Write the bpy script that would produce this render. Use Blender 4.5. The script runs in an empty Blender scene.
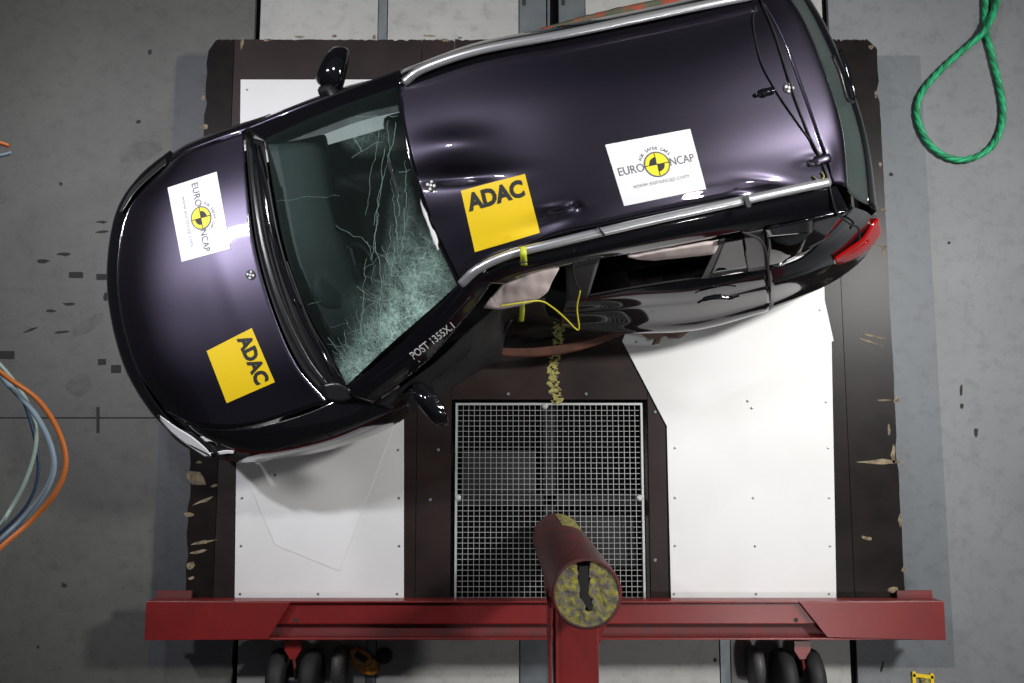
import bpy, bmesh, math, random
from mathutils import Vector, Matrix, noise
from mathutils.bvhtree import BVHTree
random.seed(7)
SC = bpy.context.scene
COL = SC.collection

# ------------------------------------------------------------ camera
FPX = 900.0; TAU = math.radians(6.9); H = 6.4
cam_d = bpy.data.cameras.new('camera'); cam = bpy.data.objects.new('camera', cam_d); COL.objects.link(cam)
cam.location = (0, 0, H); cam.rotation_euler = (TAU, 0, 0)
cam_d.sensor_width = 36; cam_d.lens = 36*FPX/1024; cam_d.clip_end = 100
SC.camera = cam
SC.view_settings.view_transform = 'Standard'; SC.view_settings.look = 'None'
SC.view_settings.gamma = 1; SC.view_settings.exposure = -0.5
W = bpy.data.worlds.new('hall_ambience'); SC.world = W; W.use_nodes = True
W.node_tree.nodes['Background'].inputs[0].default_value = (.8, .88, 1, 1)
W.node_tree.nodes['Background'].inputs[1].default_value = 0.06

def area(name, loc, target, sx, sy, power, col=(1, 1, 1), spread=180):
    l = bpy.data.lights.new(name, 'AREA'); l.shape = 'ELLIPSE'; l.size = sx; l.size_y = sy
    l.energy = power; l.color = col; l.spread = math.radians(spread)
    o = bpy.data.objects.new(name, l); COL.objects.link(o); o.location = loc
    o.rotation_euler = (Vector(target)-Vector(loc)).to_track_quat('-Z', 'Y').to_euler()
    return o
area('hall_lamp', (4.8, 2.3, 6.0), (1.2, .3, 0), .8, .8, 215, (1, .985, .96), 100)
area('hall_lamp', (-1.95, 3.3, 6.3), (-.4, 1.2, 0), .5, .4, 118, (.98, .98, 1))
area('hall_lamp', (-4.6, 2.55, 5.4), (-1.6, 1.3, 0),   .22, .45, 54, (.94, .93, 1), 70)
area('hall_lamp', (3.2, -2.2, 6.0), (1.2, .6, 0), .4, .4, 34, (1, .98, .96), 110)  # added fill lamp, lifts the shade on the sheet under the rear door

# ------------------------------------------------------------ geometry helpers
_s, _c = math.sin(TAU), math.cos(TAU)
def ray(px, py):
    u = (px-512)/FPX; v = (341.5-py)/FPX
    return Vector((u, _s+v*_c, -_c+v*_s))
def P(px, py, z):                      # a point of the place on the level z
    d = ray(px, py); t = (z-H)/d.z
    return Vector((d.x*t, d.y*t, z))
def proj(p):
    q = Vector(p)-Vector((0, 0, H))
    f = q.dot(Vector((0, _s, -_c))); r = q.x; up = q.dot(Vector((0, _c, _s)))
    return 512+FPX*r/f, 341.5-FPX*up/f
AX = math.radians(15.8)
A = Vector((math.cos(AX), math.sin(AX), 0))      # towards the tail of the car
L = Vector((-math.sin(AX), math.cos(AX), 0))     # towards its left side
def V(p): return p if isinstance(p, Vector) else P(*p)
def off(p, a=0, l=0, z=0): return V(p)+A*a+L*l+Vector((0, 0, z))

def prop(o, label=None, cat=None, group=None, kind=None):
    if label: o['label'] = label
    if cat: o['category'] = cat
    if group: o['group'] = group
    if kind: o['kind'] = kind
    return o
def thing(name, label, cat, loc=(0, 0, 0), group=None):
    o = bpy.data.objects.new(name, None); COL.objects.link(o); o.location = loc; o.empty_display_size = .1
    return prop(o, label, cat, group)
def obj(name, vf, m, parent=None, smooth=False, bevel=0, thick=0, toff=0, sub=0, kind=None, label=None, cat=None, group=None):
    vs, fs = vf
    vs = [Vector(v) for v in vs]
    base = Vector((0, 0, 0))
    if parent is None:
        base = sum(vs, Vector())/len(vs); base.z = min(v.z for v in vs)
    me = bpy.data.meshes.new(name); me.from_pydata([v-base for v in vs], [], fs); me.update()
    bm = bmesh.new(); bm.from_mesh(me); bmesh.ops.recalc_face_normals(bm, faces=bm.faces); bm.to_mesh(me); bm.free()
    o = bpy.data.objects.new(name, me); COL.objects.link(o); me.materials.append(m)
    if smooth: me.shade_smooth()
    if parent is None: o.location = base
    else:
        o.parent = parent
        if parent.parent is None: o.location = -parent.location     # mesh data stays in place coordinates
    if thick:
        s = o.modifiers.new('thickness', 'SOLIDIFY'); s.thickness = thick; s.offset = toff
    if bevel:
        b = o.modifiers.new('edge', 'BEVEL'); b.width = bevel; b.segments = 2; b.limit_method = 'ANGLE'
    if sub:
        b = o.modifiers.new('sub', 'SUBSURF'); b.levels = sub; b.render_levels = sub
    return prop(o, label, cat, group, kind)
def join(*parts):
    V_, F_ = [], []
    for v, f in parts:
        n = len(V_); V_ += list(v); F_ += [[i+n for i in q] for q in f]
    return V_, F_
def box(x0, x1, y0, y1, z0, z1):
    v = [(x, y, z) for z in (z0, z1) for y in (y0, y1) for x in (x0, x1)]
    return v, [[0, 1, 3, 2], [4, 6, 7, 5], [0, 4, 5, 1], [2, 3, 7, 6], [0, 2, 6, 4], [1, 5, 7, 3]]
def obox(c, hx, hy, hz, rz=AX, tilt=0):          # oriented box, tilt about its own cross axis
    R = Matrix.Rotation(rz, 3, 'Z') @ Matrix.Rotation(tilt, 3, 'Y')
    v, f = box(-hx, hx, -hy, hy, -hz, hz)
    return [V(c)+R @ Vector(q) for q in v], f
def prism(pts, z0, z1):
    n = len(pts); pts = [Vector(p) for p in pts]
    v = [Vector((p.x, p.y, z0)) for p in pts]+[Vector((p.x, p.y, z1)) for p in pts]
    return v, [list(range(n))[::-1], list(range(n, 2*n))]+[[i, (i+1) % n, (i+1) % n+n, i+n] for i in range(n)]
def cr(pts, n):                                   # Catmull-Rom through control points, n samples
    k = len(pts)
    if k == 2: return [pts[0].lerp(pts[1], i/(n-1)) for i in range(n)]
    out = []
    for i in range(n):
        t = i/(n-1)*(k-1); j = min(int(t), k-2); f = t-j
        p1, p2 = pts[j], pts[j+1]
        p0 = pts[j-1] if j > 0 else p1*2-p2
        p3 = pts[j+2] if j+2 < k else p2*2-p1
        out.append(.5*((2*p1)+(p2-p0)*f+(2*p0-5*p1+4*p2-p3)*f*f+(3*p1-p0-3*p2+p3)*f**3))
    return out
def patch(rows, nu=24, nv=16, disp=None):
    R = [cr([V(p) for p in r], nu) for r in rows]
    cols = [cr([r[i] for r in R], nv) for i in range(nu)]
    v = [cols[i][j] for j in range(nv) for i in range(nu)]
    if disp:
        v = [p+Vector((0, 0, disp(*proj(p)))) for p in v]
    f = [[j*nu+i, j*nu+i+1, (j+1)*nu+i+1, (j+1)*nu+i] for j in range(nv-1) for i in range(nu-1)]
    return v, f
def tube(pts, r, n=8, samples=0, flat=1.0, close=False, raw=False):
    pts = [V(p) for p in pts]
    if samples: pts = cr(pts, samples)
    rr = r if isinstance(r, (list, tuple)) else [r]*len(pts)
    if len(rr) != len(pts): rr = [rr[min(len(rr)-1, int(i*len(rr)/len(pts)))] for i in range(len(pts))]
    v, f = [], []; up = Vector((0, 0, 1))
    for i, p in enumerate(pts):
        t = (pts[min(i+1, len(pts)-1)]-pts[max(i-1, 0)]).normalized()
        s = t.cross(up)
        if s.length < 1e-3: s = t.cross(Vector((1, 0, 0)))
        s.normalize(); u = s.cross(t)
        for k in range(n):
            a = 2*math.pi*k/n
            v.append(p+s*math.cos(a)*rr[i]+u*math.sin(a)*rr[i]*flat)
    for i in range(len(pts)-1):
        for k in range(n):
            f.append([i*n+k, i*n+(k+1) % n, (i+1)*n+(k+1) % n, (i+1)*n+k])
    f.append(list(range(n))[::-1]); f.append([(len(pts)-1)*n+k for k in range(n)])
    return v, f
def lathe(c, axis, prof, n=32):                  # prof: (radius, along)
    axis = axis.normalized(); s = axis.orthogonal().normalized(); u = axis.cross(s)
    v = [V(c)+axis*h+(s*math.cos(2*math.pi*k/n)+u*math.sin(2*math.pi*k/n))*r for r, h in prof for k in range(n)]
    f = [[j*n+k, j*n+(k+1) % n, (j+1)*n+(k+1) % n, (j+1)*n+k] for j in range(len(prof)-1) for k in range(n)]
    f.append(list(range(n))); f.append([(len(prof)-1)*n+k for k in range(n)])
    return v, f
def rough_poly(cx, cy, w, h, z, n=9, ang=0, jit=.35):
    out = []
    for k in range(n):
        a = 2*math.pi*k/n; q = 1+random.uniform(-jit, jit)
        x = math.cos(a)*w/2*q; y = math.sin(a)*h/2*q
        out.append(P(cx+x*math.cos(ang)-y*math.sin(ang), cy+x*math.sin(ang)+y*math.cos(ang), z))
    return out

# ------------------------------------------------------------ materials
def mat(name, col, rough=.5, metal=0, coat=0, coat_rough=.03, col2=None, scale=6, lo=.35, hi=.65, bump=0, bscale=60,
        trans=0, emit=None, detail=6, sheen=0, spec=.5, stretch=(1, 1, 1)):
    m = bpy.data.materials.new(name); m.use_nodes = True; N = m.node_tree.nodes; K = m.node_tree.links
    b = N['Principled BSDF']
    b.inputs['Base Color'].default_value = (*col, 1); b.inputs['Roughness'].default_value = rough
    b.inputs['Metallic'].default_value = metal; b.inputs['Coat Weight'].default_value = coat
    b.inputs['Coat Roughness'].default_value = coat_rough; b.inputs['Transmission Weight'].default_value = trans
    b.inputs['Specular IOR Level'].default_value = spec
    tc = N.new('ShaderNodeTexCoord'); mp = N.new('ShaderNodeMapping'); mp.inputs['Scale'].default_value = stretch
    K.new(tc.outputs['Object'], mp.inputs['Vector'])
    if col2:
        n = N.new('ShaderNodeTexNoise'); n.inputs['Scale'].default_value = scale; n.inputs['Detail'].default_value = detail
        K.new(mp.outputs[0], n.inputs['Vector'])
        r = N.new('ShaderNodeValToRGB'); r.color_ramp.elements[0].position = lo; r.color_ramp.elements[1].position = hi
        r.color_ramp.elements[0].color = (*col, 1); r.color_ramp.elements[1].color = (*col2, 1)
        K.new(n.outputs['Fac'], r.inputs[0]); K.new(r.outputs[0], b.inputs['Base Color'])
    if bump:
        n = N.new('ShaderNodeTexNoise'); n.inputs['Scale'].default_value = bscale; n.inputs['Detail'].default_value = 4
        K.new(mp.outputs[0], n.inputs['Vector'])
        bp = N.new('ShaderNodeBump'); bp.inputs['Strength'].default_value = bump; bp.inputs['Distance'].default_value = .01
        K.new(n.outputs['Fac'], bp.inputs['Height']); K.new(bp.outputs[0], b.inputs['Normal'])
    return m

def floor_mat(name, ca, cb, cz):
    m = mat(name, ca, .55, col2=cb, scale=1.3, lo=.3, hi=.75, bump=.12, bscale=25)
    N = m.node_tree.nodes; K = m.node_tree.links; b = N['Principled BSDF']
    src = b.inputs['Base Color'].links[0].from_socket
    tc = N.new('ShaderNodeTexCoord'); sx = N.new('ShaderNodeSeparateXYZ'); K.new(tc.outputs['Object'], sx.inputs[0])
    def near(axis, c, h):
        a = N.new('ShaderNodeMath'); a.operation = 'SUBTRACT'; K.new(sx.outputs[axis], a.inputs[0]); a.inputs[1].default_value = c
        d = N.new('ShaderNodeMath'); d.operation = 'ABSOLUTE'; K.new(a.outputs[0], d.inputs[0])
        e = N.new('ShaderNodeMath'); e.operation = 'LESS_THAN'; K.new(d.outputs[0], e.inputs[0]); e.inputs[1].default_value = h
        return e
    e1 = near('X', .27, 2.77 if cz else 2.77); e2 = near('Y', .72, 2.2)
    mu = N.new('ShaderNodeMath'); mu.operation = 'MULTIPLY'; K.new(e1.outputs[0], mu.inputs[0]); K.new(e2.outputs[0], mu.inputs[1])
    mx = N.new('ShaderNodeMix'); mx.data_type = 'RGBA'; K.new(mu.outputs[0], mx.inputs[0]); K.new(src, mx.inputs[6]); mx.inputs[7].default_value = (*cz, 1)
    # scuffing and stains
    n = N.new('ShaderNodeTexNoise'); n.inputs['Scale'].default_value = 9; n.inputs['Detail'].default_value = 9; n.inputs['Roughness'].default_value = .7
    K.new(tc.outputs['Object'], n.inputs['Vector'])
    r = N.new('ShaderNodeValToRGB'); r.color_ramp.elements[0].position = .28; r.color_ramp.elements[1].position = .5
    r.color_ramp.elements[0].color = (.72, .72, .72, 1); K.new(n.outputs['Fac'], r.inputs[0])
    m2 = N.new('ShaderNodeMix'); m2.data_type = 'RGBA'; m2.blend_type = 'MULTIPLY'; m2.inputs[0].default_value = 1
    K.new(mx.outputs[2], m2.inputs[6]); K.new(r.outputs[0], m2.inputs[7]); K.new(m2.outputs[2], b.inputs['Base Color'])
    return m
M = {}
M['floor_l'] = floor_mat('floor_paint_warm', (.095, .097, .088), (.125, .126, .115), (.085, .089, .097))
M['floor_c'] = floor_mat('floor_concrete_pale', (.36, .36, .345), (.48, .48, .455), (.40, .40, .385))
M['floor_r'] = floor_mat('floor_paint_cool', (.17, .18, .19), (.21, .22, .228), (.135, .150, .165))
M['pit'] = mat('pit_dark', (.003, .003, .0035), .9, spec=.1)
M['steel'] = mat('rail_steel', (.16, .19, .21), .45, .6, col2=(.24, .26, .27), scale=4)
M['mark'] = mat('rubber_scuff', (.025, .024, .022), .8)
M['smear_shade'] = mat('faint_smear_shade', (.082, .083, .077), .6, col2=(.105, .106, .098), scale=14, lo=.4, hi=.6)
M['board'] = mat('film_faced_plywood', (.016, .0105, .010), .42, spec=.22, col2=(.028, .018, .017), scale=3)
M['board_edge'] = mat('film_faced_plywood_dark', (.008, .0065, .006), .34, spec=.12, col2=(.014, .0105, .0095), scale=5)
M['chip'] = mat('bare_wood', (.28, .22, .14), .8, col2=(.10, .075, .045), scale=30)
M['sheet'] = mat('white_sheet', (.66, .66, .65), .45, col2=(.73, .73, .73), scale=1.2, lo=.3, hi=.6, bump=.03, bscale=9)
M['screw'] = mat('screw', (.25, .25, .25), .4, .8)
M['galv'] = mat('galvanised', (.50, .51, .50), .45, .4)
M['red'] = mat('red_steel_paint', (.21, .012, .012), .4, 0, .2, .3, col2=(.16, .010, .010), scale=3, bump=.04, bscale=40)
M['red_dark'] = mat('red_steel_paint_old', (.16, .018, .020), .55, col2=(.10, .03, .03), scale=6, bump=.1, bscale=40)
M['pole'] = mat('pole_scuffed_red', (.13, .018, .016), .5, col2=(.05, .024, .024), scale=7, bump=.15, bscale=30)
M['core'] = mat('pole_core', (.11, .10, .085), .85, col2=(.27, .24, .03), scale=34, lo=.42, hi=.66, bump=1, bscale=45)
M['yellow_worn'] = mat('worn_yellow', (.36, .33, .08), .7, col2=(.12, .10, .05), scale=40, lo=.45, hi=.6)
M['tape'] = mat('hi_vis_tape', (.60, .66, .04), .5)
M['rubber'] = mat('tyre_rubber', (.012, .012, .012), .65, bump=.1)
M['paint'] = mat('dark_violet_paint', (.066, .058, .084), .38, 1, 1, .025)
M['roofpaint'] = mat('dark_violet_paint_roof', (.066, .058, .084), .38, 1, 1, .025)
M['black'] = mat('gloss_black', (.006, .006, .008), .10, 0, 1)
M['trim'] = mat('black_plastic', (.012, .012, .013), .45)
M['satin'] = mat('dark_satin', (.02, .02, .022), .3)
M['cabin'] = mat('cabin_dark', (.010, .010, .011), .8)
M['dash'] = mat('dash_plastic', (.085, .095, .095), .6, bump=.1, bscale=200)
M['seat'] = mat('seat_cloth', (.022, .022, .024), .9, bump=.3, bscale=150)
M['chrome'] = mat('brushed_rail', (.66, .67, .69), .30, .75)
M['lampglint'] = mat('headlamp_glint', (.93, .93, .95), .3, 0, 1)  # flat white stands in for the bright reflection in the headlight
M['lampdark'] = mat('headlamp_well', (.05, .05, .05), .2, .5, 1)
M['tail'] = mat('tail_lamp', (.34, .004, .004), .15, 0, 1)
M['white'] = mat('sticker_white', (.84, .84, .86), .45)
M['yellow'] = mat('sticker_yellow', (.86, .60, .01), .45)
M['ink'] = mat('print_black', (.02, .02, .02), .6)
M['ink_grey'] = mat('print_grey', (.13, .13, .14), .6)
M['ink_pale'] = mat('print_pale_grey', (.42, .42, .42), .6)
M['ink_yel'] = mat('print_yellow', (.90, .78, .02), .5)
M['ink_white'] = mat('print_white', (.7, .7, .7), .6)
M['airbag'] = mat('airbag_cloth', (.62, .52, .50), .9, bump=.4, bscale=14)
M['torn'] = mat('torn_edge_white', (.7, .7, .7), .5)
M['brown'] = mat('brown_strap', (.12, .045, .025), .6, col2=(.07, .03, .02), scale=12)
M['redreflect'] = mat('red_reflection', (.38, .07, .035), .7, col2=(.10, .11, .07), scale=9, lo=.4, hi=.55)  # colours of a reflection along the far side of the car
M['wire'] = mat('yellow_wire', (.62, .55, .03), .5)
M['cord'] = mat('black_cord', (.008, .008, .008), .6)
M['orange'] = mat('cable_orange', (.72, .20, .04), .45)
M['paleblue'] = mat('cable_pale_blue', (.34, .45, .55), .4)
M['palegreen'] = mat('cable_pale_green', (.42, .55, .50), .4)
M['navy'] = mat('cable_navy', (.03, .06, .12), .4)
M['green'] = mat('rope_green', (.015, .42, .17), .5, col2=(.02, .34, .14), scale=20)
M['greend'] = mat('rope_green_dark', (.01, .22, .09), .6)
M['amber'] = mat('amber_plastic', (.75, .32, .02), .2, 0, .6, col2=(.45, .12, .01), scale=30)
M['grey_disc'] = mat('grey_hub', (.06, .06, .06), .5)

def glass_mat(name, tint, refl=.5, cracks=False):
    m = bpy.data.materials.new(name); m.use_nodes = True; N = m.node_tree.nodes; K = m.node_tree.links; N.clear()
    out = N.new('ShaderNodeOutputMaterial'); tr = N.new('ShaderNodeBsdfTransparent'); tr.inputs[0].default_value = (*tint, 1)
    gl = N.new('ShaderNodeBsdfGlossy'); gl.inputs['Roughness'].default_value = .03; gl.inputs[0].default_value = (1, 1, 1, 1)
    fr = N.new('ShaderNodeFresnel'); fr.inputs[0].default_value = 1.5
    mx = N.new('ShaderNodeMixShader'); K.new(fr.outputs[0], mx.inputs[0]); K.new(tr.outputs[0], mx.inputs[1]); K.new(gl.outputs[0], mx.inputs[2])
    last = mx
    if cracks:
        tc = N.new('ShaderNodeTexCoord')
        at = N.new('ShaderNodeAttribute'); at.attribute_name = 'shatter'
        nz = N.new('ShaderNodeTexNoise'); nz.inputs['Scale'].default_value = 7; nz.inputs['Detail'].default_value = 4; K.new(tc.outputs['Object'], nz.inputs['Vector'])
        av = N.new('ShaderNodeVectorMath'); av.operation = 'MULTIPLY_ADD'; K.new(nz.outputs['Color'], av.inputs[0]); av.inputs[1].default_value = (.16, .16, .16); K.new(tc.outputs['Object'], av.inputs[2])
        tot = None
        for sc, w, g in ((9, .045, 1.0), (26, .07, .8), (70, .13, .55)):
            vo = N.new('ShaderNodeTexVoronoi'); vo.feature = 'DISTANCE_TO_EDGE'; vo.inputs['Scale'].default_value = sc; K.new(av.outputs[0], vo.inputs['Vector'])
            rp = N.new('ShaderNodeMapRange'); rp.inputs[1].default_value = 0; rp.inputs[2].default_value = w; rp.inputs[3].default_value = g; rp.inputs[4].default_value = 0; K.new(vo.outputs['Distance'], rp.inputs[0])
            if tot is None: tot = rp
            else:
                a = N.new('ShaderNodeMath'); a.operation = 'MAXIMUM'; K.new(tot.outputs[0], a.inputs[0]); K.new(rp.outputs[0], a.inputs[1]); tot = a
        n2 = N.new('ShaderNodeTexNoise'); n2.inputs['Scale'].default_value = 11; n2.inputs['Detail'].default_value = 8; n2.inputs['Roughness'].default_value = .75; K.new(tc.outputs['Object'], n2.inputs['Vector'])
        r2 = N.new('ShaderNodeMapRange'); r2.inputs[1].default_value = .42; r2.inputs[2].default_value = .75; K.new(n2.outputs['Fac'], r2.inputs[0])
        ad = N.new('ShaderNodeMath'); ad.operation = 'MULTIPLY_ADD'; K.new(tot.outputs[0], ad.inputs[0]); ad.inputs[1].default_value = .85; K.new(r2.outputs[0], ad.inputs[2])
        mm = N.new('ShaderNodeMath'); mm.operation = 'MULTIPLY'; mm.use_clamp = True; K.new(ad.outputs[0], mm.inputs[0]); K.new(at.outputs['Fac'], mm.inputs[1])
        df = N.new('ShaderNodeBsdfDiffuse'); df.inputs[0].default_value = (.46, .66, .58, 1)
        m3 = N.new('ShaderNodeMixShader'); hz = N.new('ShaderNodeMath'); hz.operation = 'MULTIPLY_ADD'; hz.inputs[1].default_value = .9; h2 = N.new('ShaderNodeMath'); h2.operation = 'MULTIPLY_ADD'; h2.inputs[1].default_value = .16; h2.inputs[2].default_value = .018; K.new(at.outputs['Fac'], h2.inputs[0]); K.new(h2.outputs[0], hz.inputs[2]); K.new(mm.outputs[0], hz.inputs[0]); K.new(hz.outputs[0], m3.inputs[0]); K.new(last.outputs[0], m3.inputs[1]); K.new(df.outputs[0], m3.inputs[2]); last = m3
    K.new(last.outputs[0], out.inputs[0])
    return m
M['screen'] = glass_mat('cracked_screen', (.48, .58, .55), cracks=True)
M['glass'] = glass_mat('tinted_glass', (.35, .40, .38))

# ------------------------------------------------------------ floor
ZP = .28
fl = obj('floor', box(-8, 8, -7, 10, -.12, -.04), M['pit'], kind='structure')
fl_loc = fl.location.copy()
def slab(x0, x1, y0, y1, m, name='floor_slab', z=0.0):
    return obj(name, box(x0, x1, y0, y1, -.04, z), m, fl, bevel=.003, kind='structure')
yj = P(60, 418, 0).y
slab(-8, -1.925, -7, yj-.003, M['floor_l']); slab(-8, -1.925, yj+.003, 10, M['floor_l'])
slab(-1.885, -1.005, -7, 10, M['floor_c'])
slab(-1.0, -.935, -7, 10, M['steel'], 'floor_rail', .004)
slab(-.93, .05, -7, 10, M['floor_c'])
slab(.055, .255, -7, 10, M['steel'], 'floor_rail', .012)
slab(.265, .285, -7, 10, M['steel'], 'floor_rail', -.01)
slab(.35, .545, -7, 10, M['steel'], 'floor_rail', .012)
slab(.55, 1.425, -7, 10, M['floor_c'])
slab(1.43, 1.50, -7, 10, M['steel'], 'floor_rail', .004)
slab(1.505, 2.325, -7, 10, M['floor_c'])
slab(2.37, 8, -7, 10, M['floor_r'])
M['hall_wall'] = mat('hall_wall', (.10, .10, .10), .8, col2=(.13, .13, .125), scale=1)
obj('wall_left', box(-8.2, -8, -7, 10, -.12, 6.9), M['hall_wall'], kind='structure')
obj('wall_right', box(8, 8.2, -7, 10, -.12, 6.9), M['hall_wall'], kind='structure')
obj('wall_back', box(-8.2, 8.2, 10, 10.2, -.12, 6.9), M['hall_wall'], kind='structure')
obj('wall_front', box(-8.2, 8.2, -7.2, -7, -.12, 6.9), M['hall_wall'], kind='structure')
def fmark(px, py, w, h, ang=0, m='mark', n=9, jit=.3, z=.0012):
    obj('scuff_shade_mark' if m != 'hole' else 'bolt_hole', prism(rough_poly(px, py, w, h, 0, n, ang, jit), .0002, z), M['mark' if m == 'hole' else m], fl)
for a in ((102, 222, 13, 3), (102, 232, 13, 3), (64, 254, 14, 4), (43, 261, 13, 5), (51, 311, 11, 3), (69, 304, 12, 3), (107, 297, 7, 9),
          (62, 332, 14, 2.5, -.1), (30, 330, 15, 2.5, -.4), (61, 184, 4, 4), (961, 390, 3, 10), (962, 406, 4, 7), (976, 432, 4, 9),
          (64, 585, 6, 5), (38, 647, 4, 4), (138, 122, 5, 4), (882, 667, 3, 14, .3), (949, 243, 3, 3), (150, 52, 4, 6), (891, 174, 4, 4)):
    fmark(*a)
for a in ((76, 275, 14, 6), (102, 277, 11, 6), (6, 355, 17, 8), (102, 362, 8, 6), (116, 369, 10, 8), (98, 420, 3, 26)):
    x, y, w, h = a
    obj('tape_mark', prism([P(x-w/2, y-h/2, 0), P(x+w/2, y-h/2, 0), P(x+w/2, y+h/2, 0), P(x-w/2, y+h/2, 0)], .0002, .002), M['mark'], fl)
for a in ((79, 385, 27, 20, -.6, 'smear_shade'), (88, 325, 36, 12, -.6, 'smear_shade'), (140, 152, 44, 20, -.3, 'smear_shade')): fmark(*a, n=26, jit=.12, z=.0009)  # last patch is a painted shadowy tone beside the nose, the others are smears
for a in ((524, 2, 3.5, 7), (563, 2, 3.5, 7)):
    x, y, w, h = a
    obj('bolt_slot', prism([P(x-w/2, y-h/2, .012), P(x+w/2, y-h/2, .012), P(x+w/2, y+h/2, .012), P(x-w/2, y+h/2, .012)], .0122, .0135), M['mark'], fl)
fmark(715, 660, 4, 4)

# ------------------------------------------------------------ platform of dark boards
X0, X1, Y0, Y1 = -2.175, 2.605, -1.0, 2.915
GX0, GX1 = P(452, 400, ZP).x, P(647, 400, ZP).x
GY1, GY0 = P(540, 400, ZP).y, P(540, 602, ZP).y
plat = thing('platform', 'low square platform of worn dark brown boards under the crashed car', 'platform', (.2, 1, 0))
def jag_edge(p, q, n=50, amp=.012, side=Vector((0, 0, 0))):
    return [p.lerp(q, i/n)+side*abs(noise.noise(Vector((i*.37, p.x*3, p.y)))*amp+ (random.random() < .1)*random.uniform(0, .02)) for i in range(n)]
def board(x0, x1, y0, y1, m='board', jl=False, jr=False, jt=False, ch=None):
    c = [Vector((x0, y0, 0)), Vector((x1, y0, 0)), Vector((x1, y1, 0)), Vector((x0, y1, 0))]
    pts = [c[0]]
    pts += jag_edge(c[1], c[2], side=Vector((-1, 0, 0))) if jr else [c[1]]
    if ch == 'r': pts += [c[2]+Vector((-.01, -.06, 0)), c[2]+Vector((-.07, 0, 0))]
    pts += jag_edge(c[2]-Vector((.08 if ch == 'r' else 0, 0, 0)), c[3]+Vector((.08 if ch == 'l' else 0, 0, 0)), side=Vector((0, -1, 0)), amp=.02) if jt else [c[2]] if ch != 'r' else []
    if ch == 'l': pts += [c[3]+Vector((.06, -.01, 0)), c[3]+Vector((.01, -.09, 0))]
    pts += jag_edge(c[3]-Vector((0, .1 if ch == 'l' else 0, 0)), c[0], side=Vector((1, 0, 0)), amp=.03) if jl else ([c[3]] if ch != 'l' else [])
    return obj('board', prism(pts, ZP-.045, ZP), M[m], plat)
xa = P(214, 560, ZP).x; xb = P(415, 560, ZP).x; xc = P(853, 560, ZP).x; xd = P(668, 560, ZP).x
board(X0, xa, Y0, Y1, 'board_edge', jl=True, jt=True, ch='l')
board(xa+.004, xb, Y0, Y1, jt=True)
board(xb+.004, GX0-.004, Y0, Y1, jt=True)
board(GX0, GX1, GY1+.004, Y1, jt=True)
board(GX1+.004, xd, Y0, Y1, jt=True)
board(xd+.004, xc, Y0, Y1, 'board_edge', jt=True)
board(xc+.004, X1, Y0, Y1, 'board_edge', jr=True, jt=True, ch='r')
for y in (-.9, .0, 1.3, 2.8):
    for x0, x1 in ((X0+.05, GX0-.05), (GX1+.05, X1-.05)):
        obj('joist', box(x0, x1, y-.05, y+.05, .0, ZP-.045), M['trim'], plat)
chips = [(196, 478, 18, 12, .6), (205, 500, 22, 4, -.4), (188, 515, 10, 5), (205, 542, 24, 3, -.2), (196, 552, 18, 3, -.2), (190, 565, 8, 8), (214, 486, 10, 3, -.3),
         (199, 462, 6, 3), (242, 43, 3, 13, .1), (192, 578, 6, 4), (882, 462, 42, 5, 0), (893, 455, 5, 18), (866, 538, 10, 4, .2), (897, 400, 7, 6), (885, 400, 14, 2, 0),
         (872, 336, 26, 2, .2), (870, 342, 30, 1.6, .3), (884, 250, 4, 9), (880, 165, 3, 4), (871, 47, 7, 5), (334, 36, 5, 3), (374, 37, 3, 5), (445, 40, 6, 3), (268, 40, 8, 3),
         (205, 127, 6, 5), (203, 98, 4, 4), (893, 590, 10, 6), (900, 520, 4, 12), (903, 570, 4, 7), (430, 36, 12, 2), (460, 38, 4, 2), (300, 37, 10, 2), (876, 95, 3, 8), (884, 210, 6, 4),
         (889, 430, 3, 10), (190, 430, 5, 10, .2), (880, 245, 12, 2, .3)]
obj('chipped_wood', join(*[prism(rough_poly(c[0], c[1], c[2], c[3], ZP, 8, c[4] if len(c) > 4 else 0, .4), ZP+.0003, ZP+.0022) for c in chips]), M['chip'], plat, kind='stuff')
for px, py in ((508, 394), (586, 394), (438, 450), (655, 560), (655, 412), (430, 500)):
    obj('bolt_head', lathe(P(px, py, ZP), Vector((0, 0, 1)), [(.012, 0), (.012, .006), (.008, .009)], 10), M['steel'], plat)
trx = thing('shade_tray', 'added dark panel standing in for shade below the wire grate', 'shade_tray', ((GX0+GX1)/2, (GY0+GY1)/2, 0))
obj('bottom', box(GX0+.005, GX1-.005, GY0, GY1, .004, .05), M['pit'], trx)  # added dark bottom, stands in for the shade under the grate
obj('crossbar', box(.22, .30, GY0, GY1-.01, .05, .12), M['cabin'], trx)
obj('crossbar', box(GX0+.01, GX1-.01, -.38, -.30, .05, .12), M['cabin'], trx)
obj('bracket', box(-.35, .16, -.30, .0, .05, .09), M['trim'], trx, bevel=.01)
obj('bracket', box(.38, .85, -.8, -.45, .05, .08), M['satin'], trx, bevel=.01)

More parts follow.
